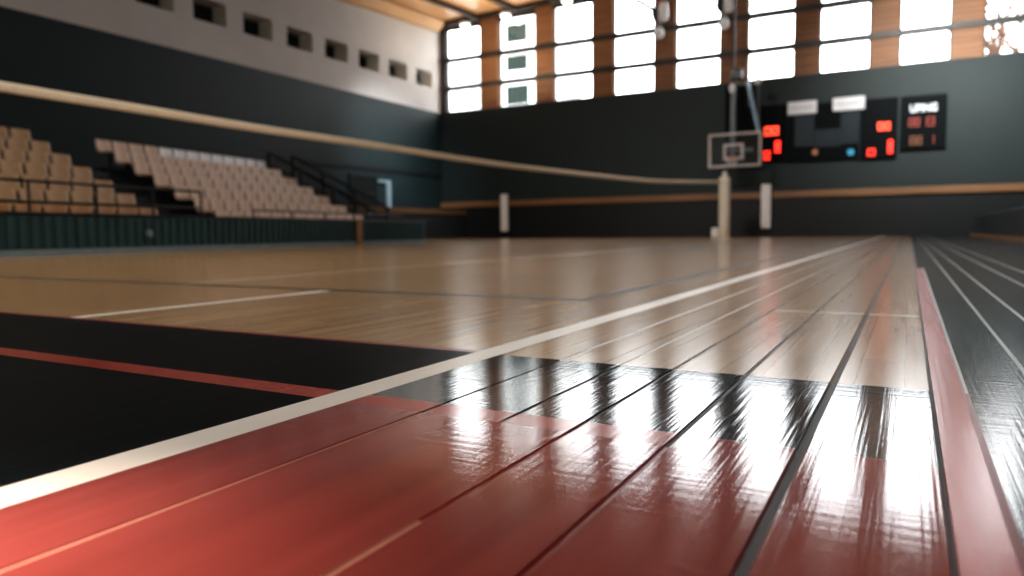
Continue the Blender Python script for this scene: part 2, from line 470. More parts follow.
w.prism([(XL, -.42), (XL + .22, -.42), (XL + .55, -.04), (XL, -.04)], lambda P, t: (P[0], (-4, YW - .3)[t], ceil_z(XL, (-4, YW - .3)[t]) + P[1]), 0, 1)
structure(w, 'trim_%d' % n, M['pine']); n += 1
# far wall wooden rail and the dark zone under it
w = MB(); w.box(XL, YW - .16, 1.5, XR, YW, 1.76, .02); structure(w, 'trim_%d' % n, M['rail_wood']); n += 1
w = MB(); w.box(XL + .02, YW - .05, .06, XR, YW - .005, 1.5); structure(w, 'trim_%d' % n, M['wall_dark']); n += 1
w = MB(); w.box(XL + .02, YW - .1, 0, XR, YW - .005, .06); structure(w, 'baseboard_far', M['wall_dark'])
w = MB(); w.box(XL, 19.0, 2.98, XL + .05, YW, 3.16); structure(w, 'trim_%d' % n, M['wall_dark']); n += 1

# right side: low padded wall and beige floor border
w = empty('low_wall', (2.9, 22, 0), label='low blue-grey padded wall along the right edge of the hall', cat='wall')
b = MB()
for k in range(7): b.box(1.92, 16.2 + 1.95 * k, .08, 3.86, 16.2 + 1.95 * k + 1.94, .66, .02)
part(b, 'padding', M['blue_pad'], w)
b = MB(); b.box(1.86, 16.2, 0, 3.86, 29.85, .08); part(b, 'plinth', M['pine'], w)

# ================================================================== GALLERY AND DOOR ON THE LEFT WALL
g = empty('gallery', (-19.5, 25.2, 0), label='black raised gallery in the far left corner below the dark doorway', cat='platform')
b = MB(); b.box(XL + .01, 20.6, 0, -18.9, 29.8, 1.36); part(b, 'deck', M['stand'], g)
b = MB(); b.box(-18.9, 20.6, 1.12, -18.84, 29.8, 1.36); part(b, 'edge_board', M['edge_wood'], g)
d = empty('door_1', (XL + .06, 24.1, 1.38), kind='structure')
b = MB(); b.box(XL + .01, 23.3, 1.38, XL + .05, 24.75, 2.62, .01); part(b, 'door_leaf', M['black'], d)
b = MB(); b.box(XL + .01, 23.15, 1.38, XL + .1, 23.3, 2.78); b.box(XL + .01, 24.75, 1.38, XL + .1, 24.9, 2.78); b.box(XL + .01, 23.3, 2.62, XL + .1, 24.75, 2.78)
part(b, 'door_frame', M['wall_dark'], d)
b = MB(); b.ball((XL + .09, 24.6, 2.0), .05); part(b, 'door_knob', M['steel'], d)
t = empty('door_side_frame', (XL + .1, 25.45, 1.36), label='pale teal upright frame on the gallery just right of the black doorway', cat='frame')
b = MB(); b.box(XL + .02, 25.55, 1.36, XL + .12, 25.8, 2.62); b.box(XL + .02, 24.95, 2.5, XL + .12, 25.55, 2.62); part(b, 'upright', M['skirt'], t)

# ================================================================== SPECTATOR STAND (turned a little away from the court)
TH = math.radians(8)
SO = Vector((-10.62, 6.96, 0)); SA = Vector((-math.sin(TH), math.cos(TH), 0)); SB = Vector((-SA.y, SA.x, 0))
def S(u, v, z=0.): return SO + SA * u + SB * v + Vector((0, 0, z))
def sbox(mb, u0, v0, z0, u1, v1, z1, bev=0.):
    old = set(mb.bm.verts); mb.box(u0, v0, z0, u1, v1, z1, bev)
    for v in mb.bm.verts:
        if v not in old: v.co = S(v.co.x, v.co.y, v.co.z)

V1, PIT, RISE, Z1 = 2.5, .6, .30, .10
st = empty('spectator_stand', S(3, 4), label='black stepped spectator stand carrying the rows of beige seats', cat='stand')
b = MB()
prof = [(V1 - .45, 0.005)]
for r in range(7):
    prof += [(V1 - .45 + PIT * r, Z1 + RISE * r), (V1 - .45 + PIT * (r + 1), Z1 + RISE * r)]
prof += [(8.0, Z1 + RISE * 6), (8.0, .005)]
b.prism(prof, lambda P, t: S((-6.5, 12.2)[t], P[0], P[1]), 0, 1)
part(b, 'steps', M['stand'], st)
for (ua, ub) in ((3.2, 4.5), (11.02, 12.0)):
    b = MB()
    for r in range(1, 7):
        sbox(b, ua, V1 - .45 + PIT * r - .3, Z1 + RISE * (r - 1), ub, V1 - .45 + PIT * r, Z1 + RISE * (r - 1) + .15)
    part(b, 'aisle_steps', M['black'], st)

# barrier in front
br = empty('barrier', S(2, 0), label='low dark teal ribbed barrier along the left side of the court', cat='barrier')
b = MB(); sbox(b, -6.5, 0, 0, 9.9, .12, .56, .01)
for i in range(96):
    sbox(b, -6.45 + i * .17, -.03, .1, -6.45 + i * .17 + .07, .0, .54)
part(b, 'panel', M['barrier'], br)
b = MB(); sbox(b, -6.5, -.045, 0, 9.9, -.002, .09); part(b, 'skirting', M['skirt'], br)
b = MB(); sbox(b, -6.5, -.02, .56, 9.9, .14, .6, .01); part(b, 'capping', M['black'], br)
p = MB(); sbox(p, 6.33, -.1, 0.0, 6.52, -.046, .56, .01)
tag(p.build('wooden_post', M['orange_wood']), 'short orange-brown wooden post on the teal barrier below the seat rows', 'post')
c = S(.37, -.05, .3)
p = MB(); p.tube(c, c - SB * .03, .06, n=16); p.tube(c - SB * .03, c - SB * .035, .04, n=16)
tag(p.build('round_plate', M['skirt']), 'small pale round plate on the ribbed teal barrier', 'plate')

def guard_rail(u0, u1, v, label):
    g = empty('guard_rail', S((u0 + u1) / 2, v, 0), label=label, cat='railing')
    for z, rr in ((1.12, .025), (.80, .025)):
        b = MB(); b.tube(S(u0, v, z), S(u1, v, z), rr); part(b, 'rail', M['black_metal'], g)
    k = int((u1 - u0) / 1.25) + 1
    for i in range(k + 1):
        uu = u0 + (u1 - u0) * i / k
        b = MB(); b.tube(S(uu, v, 0), S(uu, v, 1.13), .022); part(b, 'post', M['black_metal'], g)
guard_rail(-6.4, 2.9, 1.3, 'thin black guard rail in front of the left seat block')
def low_rail(u0, u1, v):
    g = empty('front_rail', S((u0 + u1) / 2, v, 0), label='thin low black rail in front of the right seat block', cat='railing')
    b = MB(); b.tube(S(u0, v, .80), S(u1, v, .80), .02); part(b, 'rail', M['black_metal'], g)
    for i in range(6):
        uu = u0 + (u1 - u0) * i / 5
        b = MB(); b.tube(S(uu, v, 0), S(uu, v, .81), .018); part(b, 'post', M['black_metal'], g)
low_rail(4.4, 10.9, 1.3)

def stair_rail(u, label):
    g = empty('stair_handrail', S(u, 4.3, 0), label=label, cat='railing')
    pts = []
    for r in (6, 4, 2, 0):
        vv = V1 + PIT * r; zt = Z1 + RISE * r
        b = MB(); b.tube(S(u, vv, zt + .004), S(u, vv, zt + 1.02), .075); part(b, 'post', M['black_metal'], g)
        pts.append((vv, zt))
    for dz in (1.0, .62):
        b = MB(); b.path([S(u, vv, zt + dz) for vv, zt in pts], .035); part(b, 'rail', M['black_metal'], g)
stair_rail(10.92, 'black stair handrail at the far end of the right seat block')
stair_rail(12.1, 'black stair handrail nearest the doorway, beyond the far seats')

# seats: a shell with a bent back on a bracket
def seat_meshes():
    W = .40
    def shell(prof, th, name):
        bm = bmesh.new(); cols = 9; top = []; bot = []
        for i, (v, z, nv, nz, hw, dish) in enumerate(prof):
            rt_, rb_ = [], []
            for j in range(cols):
                s = j / (cols - 1) * 2 - 1
                e = hw * W / 2
                off = dish * (1 - s * s)
                rt_.append(bm.verts.new((s * e, v - nv * off, z - nz * off)))
                rb_.append(bm.verts.new((s * e, v - nv * (off + th), z - nz * (off + th))))
            top.append(rt_); bot.append(rb_)
        for i in range(len(prof) - 1):
            for j in range(cols - 1):
                bm.faces.new((top[i][j], top[i][j + 1], top[i + 1][j + 1], top[i + 1][j]))
                bm.faces.new((bot[i][j + 1], bot[i][j], bot[i + 1][j], bot[i + 1][j + 1]))
            bm.faces.new((top[i][0], top[i + 1][0], bot[i + 1][0], bot[i][0]))
            bm.faces.new((top[i + 1][-1], top[i][-1], bot[i][-1], bot[i + 1][-1]))
        for j in range(cols - 1):
            bm.faces.new((top[0][j + 1], top[0][j], bot[0][j], bot[0][j + 1]))
            bm.faces.new((top[-1][j], top[-1][j + 1], bot[-1][j + 1], bot[-1][j]))
        bmesh.ops.recalc_face_normals(bm, faces=bm.faces)
        me = bpy.data.meshes.new(name); bm.to_mesh(me); bm.free()
        for p in me.polygons: p.use_smooth = True
        return me
    # local: x along the row, y towards the back of the stand, z up; normals point to the sitter
    pan = shell([(-.22, .395, -.6, .8, .9, .0), (-.20, .425, 0, 1, .97, .01), (-.05, .42, 0, 1, 1, .025), (.10, .41, 0, 1, 1, .025), (.17, .42, -.3, .95, 1, .02)], .03, 'seat')
    back = shell([(.175, .43, -.9, .4, 1, .02), (.20, .50, -1, .1, 1, .02), (.215, .60, -1, .1, 1, .02), (.232, .69, -1, .12, .98, .015), (.24, .725, -1, .3, .93, .01)], .03, 'backrest')
    bk = MB(); bk.box(-.02, -.12, .0, .02, .12, .03, .005); bk.box(-.02, .0, .03, .02, .05, .40); bk.box(-.12, -.12, .372, .12, .14, .389)
    bmesh.ops.recalc_face_normals(bk.bm, faces=bk.bm.faces)
    br_ = bpy.data.meshes.new('bracket'); bk.bm.to_mesh(br_); bk.bm.free(); br_.materials.append(M['black_metal'])
    return pan, back, br_
pan, back, bracket = seat_meshes()
shells = {}
for key in ('seat_tan', 'seat_beige', 'seat_pale', 'seat_tan_shaded'):
    a, b2 = pan.copy(), back.copy(); a.materials.append(M[key]); b2.materials.append(M[key]); shells[key] = (a, b2)

def seat(u, r, key, label, group, wd):
    o = empty('stadium_seat', S(u, V1 + PIT * r - .16, Z1 + RISE * r + .004), TH + PI / 2, label, 'seat', group)
    o.scale = (wd / .42, 1, 1)
    for nm, me in (('seat', shells[key][0]), ('backrest', shells[key][1]), ('bracket', bracket)):
        c = bpy.data.objects.new(nm, me); col.objects.link(c); c.parent = o
COLN = {'seat_tan': 'tan', 'seat_beige': 'beige', 'seat_pale': 'pale grey', 'seat_tan_shaded': 'shaded tan'}
for r in range(7):
    # left block, counted from the aisle
    pl = .50
    nl = [9, 9, 9, 9, 8, 8, 8][r]
    for k in range(nl):
        key = 'seat_tan_shaded' if r == 0 else 'seat_tan'
        seat(3.05 - pl * (k + .5), r, key, '%s plastic seat, %s left of the dark aisle, %s row from the bottom' % (COLN[key], ORD[k], ORD[r]), 'seats of the left block', .455)
    pr = .475; u0 = 4.62
    for k in range(13):
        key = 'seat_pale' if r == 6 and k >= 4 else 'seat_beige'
        seat(u0 + pr * (k + .5), r, key, '%s plastic seat, %s right of the dark aisle, %s row from the bottom' % (COLN[key], ORD[k], ORD[r]), 'seats of the right block', .435)

# ================================================================== NET POSTS AND NET TAPE
def net_post(x, y, label, ht=2.32):
    t = empty('net_post', (x, y, 0), label=label, cat='post')
    b = MB(); b.lathe([(.24, 0), (.24, .03), (.2, .05)], (x, y, 0), 24); part(b, 'base_plate', M['post_cream'], t)
    b = MB(); b.lathe([(.15, .05), (.185, .09), (.19, .4), (.19, ht - .3), (.17, ht - .2), (.08, ht - .16), (.075, ht - .02), (.06, ht)], (x, y, 0), 24); part(b, 'padded_pole', M['post_cream'], t, True)
    b = MB(); b.box(x - .42, y - .16, .02, x - .17, y + .16, .36, .04); part(b, 'winch_box', M['white_plastic'], t)
    b = MB(); b.box(x - .3, y - .1, .37, x - .17, y + .1, .6, .03); part(b, 'winch', M['black'], t)
net_post(-5.735, 26.0, 'cream padded volleyball post holding the net tape below the basketball hoop')
tp = [(-8.95, 2.75, 2.02), (-8.5, 3.37, 1.88), (-8.4, 4.18, 1.84), (-8.24, 5.49, 1.80), (-8.02, 7.24, 1.745), (-7.75, 9.47, 1.71), (-7.41, 12.2, 1.65), (-7.09, 14.82, 1.64), (-6.47, 19.85, 1.68), (-6.01, 23.67, 1.84), (-5.785, 25.795, 1.945)]
net_post(-9.04, 2.46, 'cream padded volleyball post at the near end of the net tape', 2.4)
def smooth_pts(P, k=4):
    out = []
    for i in range(len(P) - 1):
        p0, p1, p2, p3 = P[max(i - 1, 0)], P[i], P[i + 1], P[min(i + 2, len(P) - 1)]
        for j in range(k):
            t = j / k
            out.append(tuple(.5 * (2 * b + (c - a) * t + (2 * a - 5 * b + 4 * c - d) * t * t + (3 * b - a - 3 * c + d) * t ** 3) for a, b, c, d in zip(p0, p1, p2, p3)))
    out.append(P[-1]); return out
b = MB(); P = smooth_pts(tp)
hh, ww = .052, .012
rings = []
for i, p in enumerate(P):
    q0, q1 = Vector(P[max(i - 1, 0)]), Vector(P[min(i + 1, len(P) - 1)])
    d = (q1 - q0).normalized(); sd = d.cross(Vector((0, 0, 1))).normalized(); upv = sd.cross(d)
    rings.append([b.bm.verts.new(Vector(p) + sd * (ww * sx) + upv * (hh * sz)) for sx, sz in ((-.5, -1), (.5, -1), (1, -.8), (1, .8), (.5, 1), (-.5, 1), (-1, .8), (-1, -.8))])
for a, c in zip(rings, rings[1:]):
    for i in range(8): b.bm.faces.new((a[i], a[(i + 1) % 8], c[(i + 1) % 8], c[i]))
b.bm.faces.new(rings[0]); b.bm.faces.new(list(reversed(rings[-1])))
tag(b.build('net_tape', M['tape'], smooth=True), 'long sagging cream net tape stretched across the hall to the post', 'net tape')

# wall pads
for (x, lab) in ((-16.7, 'white upright pad on the far wall under the windows, left of the net post'), (-4.95, 'white upright pad on the far wall just right of the net post')):
    t = empty('wall_pad', (x, YW - .3, .3), label=lab, cat='pad')
    b = MB(); b.box(x - .19, YW - .36, .32, x + .19, YW - .2, 2.06, .05, 3); part(b, 'pad', M['pad_white'], t)
    b = MB(); b.box(x - .1, YW - .2, .5, x + .1, YW - .162, .62); b.box(x - .1, YW - .2, 1.6, x + .1, YW - .162, 1.72); part(b, 'bracket', M['black_metal'], t)

# ================================================================== BASKETBALL HOOP hung from the roof
HY = 28.0
hp = empty('basketball_hoop', (-5.83, HY, 2.6), label='roof-hung basketball hoop with clear white-edged backboard in front of the scoreboard', cat='basketball hoop')
x0, x1, z0, z1 = -6.8, -4.87, 2.63, 3.9
b = MB(); b.box(x0 + .05, HY, z0 + .05, x1 - .05, HY + .015, z1 - .05); bd = part(b, 'backboard', M['acrylic'], hp)
b = MB(); e = .085
b.box(x0, HY - .02, z0, x0 + e, HY + .04, z1, .01); b.box(x1 - e, HY - .02, z0, x1, HY + .04, z1, .01)
b.box(x0 + e, HY - .02, z0, x1 - e, HY + .04, z0 + e, .01); b.box(x0 + e, HY - .02, z1 - e, x1 - e, HY + .04, z1, .01)
part(b, 'backboard_frame', M['hoop_white'], hp)
b = MB(); e = .1; a0, a1, c0, c1 = -6.24, -5.5, 2.9, 3.5
b.box(a0, HY - .012, c0, a0 + e, HY - .002, c1); b.box(a1 - e, HY - .012, c0, a1, HY - .002, c1)
b.box(a0 + e, HY - .012, c1 - e, a1 - e, HY - .002, c1); b.box(a0 + e, HY - .012, c0, a1 - e, HY - .002, c0 + e)
part(b, 'target_square', M['hoop_white'], hp)
b = MB(); rz = 2.98; cx, cy = -5.83, HY - .42
b.path([(cx + .225 * math.cos(2 * PI * i / 24), cy + .225 * math.sin(2 * PI * i / 24), rz) for i in range(25)], .012)
b.box(cx - .09, HY - .2, rz - .03, cx + .09, HY - .021, rz + .02); part(b, 'rim', M['rim'], hp)
b = MB()
for i in range(12):
    for s in (1, -1):
        pts = []
        for j in range(5):
            an = 2 * PI * i / 12 + s * j * PI / 12; rr = .22 - .022 * j
            pts.append((cx + rr * math.cos(an), cy + rr * math.sin(an), rz - .1 * j))
        b.path(pts, .006, 5)
part(b, 'net', M['net'], hp)
zc = ceil_z(-5.9, HY)
b = MB(); b.bar((-5.93, HY + .12, 2.9), (-5.93, HY + .12, 5.75), .17, .12, .01); part(b, 'mast', M['steel'], hp)
b = MB(); b.bar((-5.93, HY + .12, 5.75), (-5.93, HY + .12, zc), .09, .09); part(b, 'upper_mast', M['beam'], hp)
b = MB(); b.box(-6.0, HY + .0, 5.85, -5.6, HY + .26, 6.25, .06); part(b, 'winch', M['black'], hp)
b = MB(); b.ball((-5.95, HY + .02, 5.55), .11, 1, .8, 1.7); part(b, 'pulley', M['lamp_white'], hp)
b = MB(); b.bar((-5.42, HY + .12, 5.75), (-4.97, HY + .08, 3.88), .16, .1, .01); part(b, 'brace', M['blue_steel'], hp)
b = MB(); b.tube((-4.98, HY + .1, 3.88), (-5.02, HY + .1, 5.72), .03); part(b, 'stay_rod', M['steel'], hp)
b = MB(); b.ball((-5.05, HY + .1, 5.72), .13); part(b, 'joint', M['lamp_white'], hp)
b = MB(); b.tube((-5.05, HY + .1, 5.72), (-5.1, HY + .1, ceil_z(-5.1, HY)), .012); part(b, 'cable', M['black_metal'], hp)
b = MB(); b.box(-6.1, HY + .07, 3.2, -5.2, HY + .17, 3.32); b.box(-5.95, HY + .04, 3.24, -5.85, HY + .1, 3.3); part(b, 'cross_bar', M['steel'], hp)
b = MB(); b.bar((-5.45, HY + .12, 5.72), (-5.93, HY + .12, 5.72), .08, .08); part(b, 'upper_bar', M['black'], hp)

t = empty('wall_panel', (-6.2, YW - .06, 3.0), label='tall black panel on the far wall behind the hoop mast', cat='panel')
b = MB(); b.box(-6.62, YW - .06, 3.0, -5.86, YW - .03, 5.95, .01); part(b, 'board', M['board_black'], t)
b = MB(); b.box(-6.5, YW - .03, 3.3, -6.0, YW - .004, 3.5); b.box(-6.5, YW - .03, 5.4, -6.0, YW - .004, 5.6); part(b, 'wall_mount', M['black_metal'], t)

# ================================================================== ROOF SPOTLIGHTS
def spotlight(px, label, rod):
    x, z = px
    y = YW - .9
    t = empty('hanging_spotlight', (x, y, z), label=label, cat='spotlight')
    b = MB(); b.ball((x, y, z), .22, .95, .9, 1.5); part(b, 'housing', M['black'], t, True)
    b = MB(); b.lathe([(.14, 0), (.2, .1), (.2, .5), (.15, .7), (.06, .74)], (x + .3, y - .05, z - .32), 18); part(b, 'reflector', M['lamp_white'], t, True)
    b = MB(); b.ball((x + .14, y - .05, z - .78), .2, 1, 1, 1.15); part(b, 'bulb', M['lamp_white'], t, True)
    b = MB(); b.tube((x + .14, y - .05, z - .62), (x + .08, y, z - .2), .08); part(b, 'neck', M['steel'], t)
    for k, (dx, dz) in enumerate(rod):
        b = MB(); b.tube((x, y, z + .1), (x + dx, y, min(z + dz, ceil_z(x + dx, y) - .02)), .085); part(b, 'arm', M['black_metal'], t)
sx, sz = wall_xz(656.5, 14, YW - .9); spotlight((sx, sz), 'black and white spotlight hanging before the fourth brown pier, left of the hoop', [(-.95, .75), (1.05, 1.0)])
sx, sz = wall_xz(721, 4, YW - .9); spotlight((sx, sz), 'black and white spotlight hanging near the top edge straight above the hoop', [(-.5, 1.2), (.35, 1.3)])

# ================================================================== CEILING LAMPS over the first windows
for k, (px, py, lab) in enumerate(((465, 25, 'small white ceiling lamp over the leftmost tall window'), (505.5, 15.5, 'small white ceiling lamp over the second tall window from the left'), (567, 1, 'small white ceiling lamp over the third tall window from the left'))):
    x, z = wall_xz(px, py, YW - .45)
    t = empty('ceiling_lamp', (x, YW - .45, z), label=lab, cat='lamp', group='ceiling lamps over the windows')
    b = MB(); b.tube((x, YW - .45, z + .1), (x, YW - .45, ceil_z(x, YW - .45) - .005), .05); part(b, 'stem', M['black_metal'], t)
    b = MB(); b.lathe([(.2, -.02), (.27, .04), (.24, .12), (.08, .16)], (x, YW - .45, z), 20); part(b, 'shade', M['lamp_white'], t, True)
    b = MB(); b.ball((x, YW - .45, z - .02), .2, 1, 1, .5); part(b, 'diffuser', M['lamp'], t, True)

# ================================================================== SCOREBOARDS
SEG = {'0': 'abcdef', '1': 'bc', '2': 'abged', '3': 'abgcd', '4': 'fgbc', '5': 'afgcd', '6': 'afgedc', '7': 'abc', '8': 'abcdefg', '9': 'abcdfg'}
def digit(mb, ch, x, z, w_, h, th, y):
    s = {'a': (x, z + h - th, x + w_, z + h), 'd': (x, z, x + w_, z + th), 'g': (x, z + h / 2 - th / 2, x + w_, z + h / 2 + th / 2),
         'f': (x, z + h / 2, x + th, z + h), 'b': (x + w_ - th, z + h / 2, x + w_, z + h), 'e': (x, z, x + th, z + h / 2), 'c': (x + w_ - th, z, x + w_, z + h / 2)}
    for k in SEG[ch]:
        a = s[k]; g_ = .006
        mb.box(a[0] + g_, y - .012, a[1] + g_, a[2] - g_, y, a[3] - g_)
YB = YW - .14
def rect(pa, pb):
    a, b_ = wall_xz(*pa, YB), wall_xz(*pb, YB)
    return min(a[0], b_[0]), max(a[0], b_[0]), min(a[1], b_[1]), max(a[1], b_[1])
def disp(text, pa, pb, mat, parent, fat=.3):
    xa, xb, za, zb = rect(pa, pb); ix, iz = (xb - xa) * .09, (zb - za) * .11; xa, xb, za, zb = xa + ix, xb - ix, za + iz, zb - iz; b = MB(); n_ = len(text); wd = (xb - xa) / n_
    for i, ch in enumerate(text):
        w_ = wd * .9; digit(b, ch, xa + wd * i + wd * .05, za, w_, zb - za, min(w_, (zb - za) / 2) * fat, YB - .001)
    return part(b, 'digits', mat, parent)

def panel(x0, x1, z0, z1, name, label, cat, group=None):
    t = empty(name, ((x0 + x1) / 2, YB, z0), label=label, cat=cat, group=group)
    b = MB(); b.box(x0, YB, z0, x1, YW - .03, z1, .015); part(b, 'housing', M['board_black'], t)
    b = MB(); b.box(x0 + .1, YW - .03, z0 + .3, x1 - .1, YW - .004, z0 + .5); b.box(x0 + .1, YW - .03, z1 - .5, x1 - .1, YW - .004, z1 - .3); part(b, 'wall_mount', M['black_metal'], t)
    return t
lt = panel(-5.8, -4.33, 2.9, 5.1, 'score_panel', 'black score panel with red digits partly behind the hoop backboard', 'scoreboard')
disp('00', (762.5, 126), (780.5, 136), M['led_orange'], lt, .42)
disp('8', (774, 139.5), (781, 154), M['led_red'], lt, .42)
disp('0', (762.5, 150), (771, 161), M['led_red'], lt, .42)
ct = panel(-4.28, -1.74, 2.86, 5.02, 'scoreboard', 'wide black unlit scoreboard with two blue-grey columns between the red-digit panels', 'scoreboard')
for pa, pb in (((795, 115), (814, 146)), ((841, 111), (859, 143))):
    xa, xb, za, zb = rect(pa, pb); b = MB(); b.box(xa, YB - .03, za, xb, YB - .001, zb, .008); part(b, 'column', M['board_grey'], ct)
xa, xb, za, zb = rect((814, 130), (841, 146)); b = MB(); b.box(xa + .02, YB - .02, za, xb - .02, YB - .001, zb, .008); part(b, 'centre_display', M['board_grey'], ct)
xa, xb, za, zb = rect((846.5, 147.5), (855, 157)); b = MB(); b.tube(((xa + xb) / 2, YB - .001, (za + zb) / 2), ((xa + xb) / 2, YB - .02, (za + zb) / 2), .12, n=20); part(b, 'indicator', M['led_blue'], ct)['label'] = 'round blue indicator light'
xa, xb, za, zb = rect((811, 148.5), (819, 156)); b = MB(); b.tube(((xa + xb) / 2, YB - .001, (za + zb) / 2), ((xa + xb) / 2, YB - .02, (za + zb) / 2), .11, n=20); part(b, 'indicator', M['led_brown'], ct)['label'] = 'dim brown indicator light'
rtp = panel(-1.69, -.49, 2.82, 5.0, 'score_panel', 'black score panel with red digits right of the unlit scoreboard', 'scoreboard')
disp('00', (876, 121.5), (892, 131), M['led_orange'], rtp, .42)
disp('8', (887, 138), (893.5, 155), M['led_red'], rtp, .42)
disp('0', (866, 148), (876.5, 156.8), M['led_red'], rtp, .42)
fr = panel(-.40, 1.03, 3.08, 4.98, 'scoreboard', 'black scoreboard with white lettering and dim red digits, rightmost on the far wall', 'scoreboard')
disp('88', (907, 116.5), (921.5, 127.5), M['led_dim'], fr, .24)
disp('8', (925, 115.5), (936, 127), M['led_dim'], fr, .24)
disp('88', (908, 135), (923.5, 146), M['led_brown'], fr, .24)
disp('1', (928, 134), (935, 144.5), M['led_dim'], fr, .24)

def text_obj(txt, x, z, w_, h, y, mat, name, parent):
    cu = bpy.data.curves.new('t', 'FONT'); cu.body = txt; cu.align_x = 'CENTER'; cu.align_y = 'CENTER'; cu.extrude = .006; cu.offset = .03
    o = bpy.data.objects.new('t', cu); col.objects.link(o)
    dg = bpy.context.evaluated_depsgraph_get(); dg.update()
    me = bpy.data.meshes.new_from_object(o.evaluated_get(dg)); bpy.data.objects.remove(o)
    xs = [v.co.x for v in me.vertices]; ys_ = [v.co.y for v in me.vertices]
    sx, sy = w_ / (max(xs) - min(xs)), h / (max(ys_) - min(ys_)); mx, my = (max(xs) + min(xs)) / 2, (max(ys_) + min(ys_)) / 2
    L = parent.matrix_basis.translation
    for v in me.vertices:
        v.co = Vector((x + (v.co.x - mx) * sx, y - .007 - v.co.z, z + (v.co.y - my) * sy)) - L
    me.materials.append(mat)
    m = bpy.data.objects.new(name, me); col.objects.link(m); m.parent = parent
    return m
xa, xb, za, zb = rect((909.5, 101.5), (938, 112.5))
text_obj('UPING', (xa + xb) / 2, (za + zb) / 2 - .03, (xb - xa) * .94, (zb - za) * .6, YB, M['letter'], 'lettering', fr)

for pa, pb, lab in (((788, 102), (817, 114.5), 'white sign plate above the left column of the unlit scoreboard'), ((833, 97.8), (865, 110.5), 'white sign plate above the right column of the unlit scoreboard')):
    xa, xb, za, zb = rect(pa, pb); za += .05
    t = empty('sign_plate', ((xa + xb) / 2, YB - .1, za), label=lab, cat='sign')
    b = MB(); b.box(xa, YB - .1, za, xb, YB - .04, zb - .03, .02); part(b, 'plate', M['plate'], t)
    b = MB()
    for i in range(7):
        xx = xa + (xb - xa) * (.12 + .76 * i / 7); hgt = (zb - za) * (.18 + .1 * ((i * 5) % 3) / 2)
        b.box(xx, YB - .106, (za + zb) / 2 - hgt / 2 - .015, xx + (xb - xa) * .07, YB - .099, (za + zb) / 2 + hgt / 2 - .015)
    part(b, 'faded_lettering', M['plate_txt'], t)
    b = MB(); b.box(xa + .2, YB - .04, za + .1, xa + .3, YB - .002, za + .2); b.box(xb - .3, YB - .04, za + .1, xb - .2, YB - .002, za + .2); part(b, 'bracket', M['black_metal'], t)

# ================================================================== OUTSIDE
w = MB(); w.face([(-150, YW + .5, -.3), (120, YW + .5, -.3), (120, 200, -.3), (-150, 200, -.3)])
tag(w.build('ground', M['ground']), kind='structure')
def apartment(x0, x1, Y, z1, wins, label, green):
    t = empty('apartment_building', ((x0 + x1) / 2, Y, -.3), label=label, cat='building')
    b = MB(); b.box(x0, Y, -.3, x1, Y + 8, z1); part(b, 'wall', M['apt'], t)
    b = MB(); b.box(x0 - .4, Y - .4, z1, x1 + .4, Y + 8.4, z1 + .5); part(b, 'roof', M['apt'], t)
    for i, (a, b_, c, d) in enumerate(wins):
        f = MB(); f.box(a, Y - .08, c, b_, Y - .005, d)
        fo = part(f, 'window', M['apt_glass'], t)
        f = MB()
        for j in range(5):
            xx = a + (b_ - a) * j / 4
            f.box(xx - .05, Y - .15, c, xx + .05, Y - .085, d)
        f.box(a - .1, Y - .17, c - .12, b_ + .1, Y - .085, c)
        part(f, 'glazing_bar', M['apt'] if not green else M['apt_green'], fo)
        if green:
            f = MB(); f.box(a - .15, Y - .6, c - .2, b_ + .15, Y - .005, c - .02); part(f, 'balcony', M['apt'], t)
def out_rect(pa, pb, Y):
    a, b_ = wall_xz(*pa, Y), wall_xz(*pb, Y)
    return (min(a[0], b_[0]), max(a[0], b_[0]), min(a[1], b_[1]), max(a[1], b_[1]))
YA = 60.0
wa = [out_rect((507.5, 25.5), (527, 42), YA), out_rect((507.5, 56.5), (527.5, 70.5), YA), out_rect((507.5, 86.5), (528.5, 104), YA)]
e0 = out_rect((494, -30), (546, 120), YA)
apartment(e0[0], e0[1], YA, e0[3], wa, 'white apartment block outside seen through the second tall window', True)
wb = [out_rect((456.5, 91), (463, 105), YA + 4), out_rect((469, 90), (479, 106), YA + 4), out_rect((457, 71.5), (463, 80.5), YA + 4), out_rect((469, 70.5), (479, 80.5), YA + 4)]
e1 = out_rect((446, 68), (482, 125), YA + 4)
apartment(e1[0] - 3, e1[1], YA + 4, e1[3], wb, 'low white house outside seen through the leftmost tall window', False)

def tree(x, y, zb, zt, spread, label, leafmat, nleaf, cat='tree', seed=1):
    rnd = random.Random(seed)
    t = empty('tree' if cat == 'tree' else 'bush', (x, y, zb), label=label, cat=cat)
    b = MB(); tips = []
    def grow(p, d, L, r, lev):
        q = p + d * L
        b.tube(p, q, r, r * .7, 7); tips.append(q)
        if lev == 0: return
        for k in range(3):
            nd = (d + Vector((rnd.uniform(-1, 1), rnd.uniform(-1, 1), rnd.uniform(-.3, .6))) * .75).normalized()
            grow(q, nd, L * .68, r * .62, lev - 1)
    hgt = zt - zb
    grow(Vector((x, y, zb)), Vector((0, 0, 1)), hgt * .36, .018 * hgt, 4)
    part(b, 'branches', M['bark'], t)
    b = MB()
    for k in range(nleaf):
        c = rnd.choice(tips[6:]) + Vector((rnd.gauss(0, 1), rnd.gauss(0, 1), rnd.gauss(0, 1))) * spread
        a = Vector((rnd.gauss(0, 1), rnd.gauss(0, 1), rnd.gauss(0, 1))).normalized(); bb = a.orthogonal().normalized()
        s = .05 * hgt ** .5
        b.face([c - a * s, c - bb * s * .5, c + a * s, c + bb * s * .5])
    part(b, 'leaves', leafmat, t)
x, z = wall_xz(1046, -25, 40); tree(x, 40, -.3, z, .2, 'thin reddish-brown tree outside the rightmost tall window', M['leaf'], 160, seed=4)
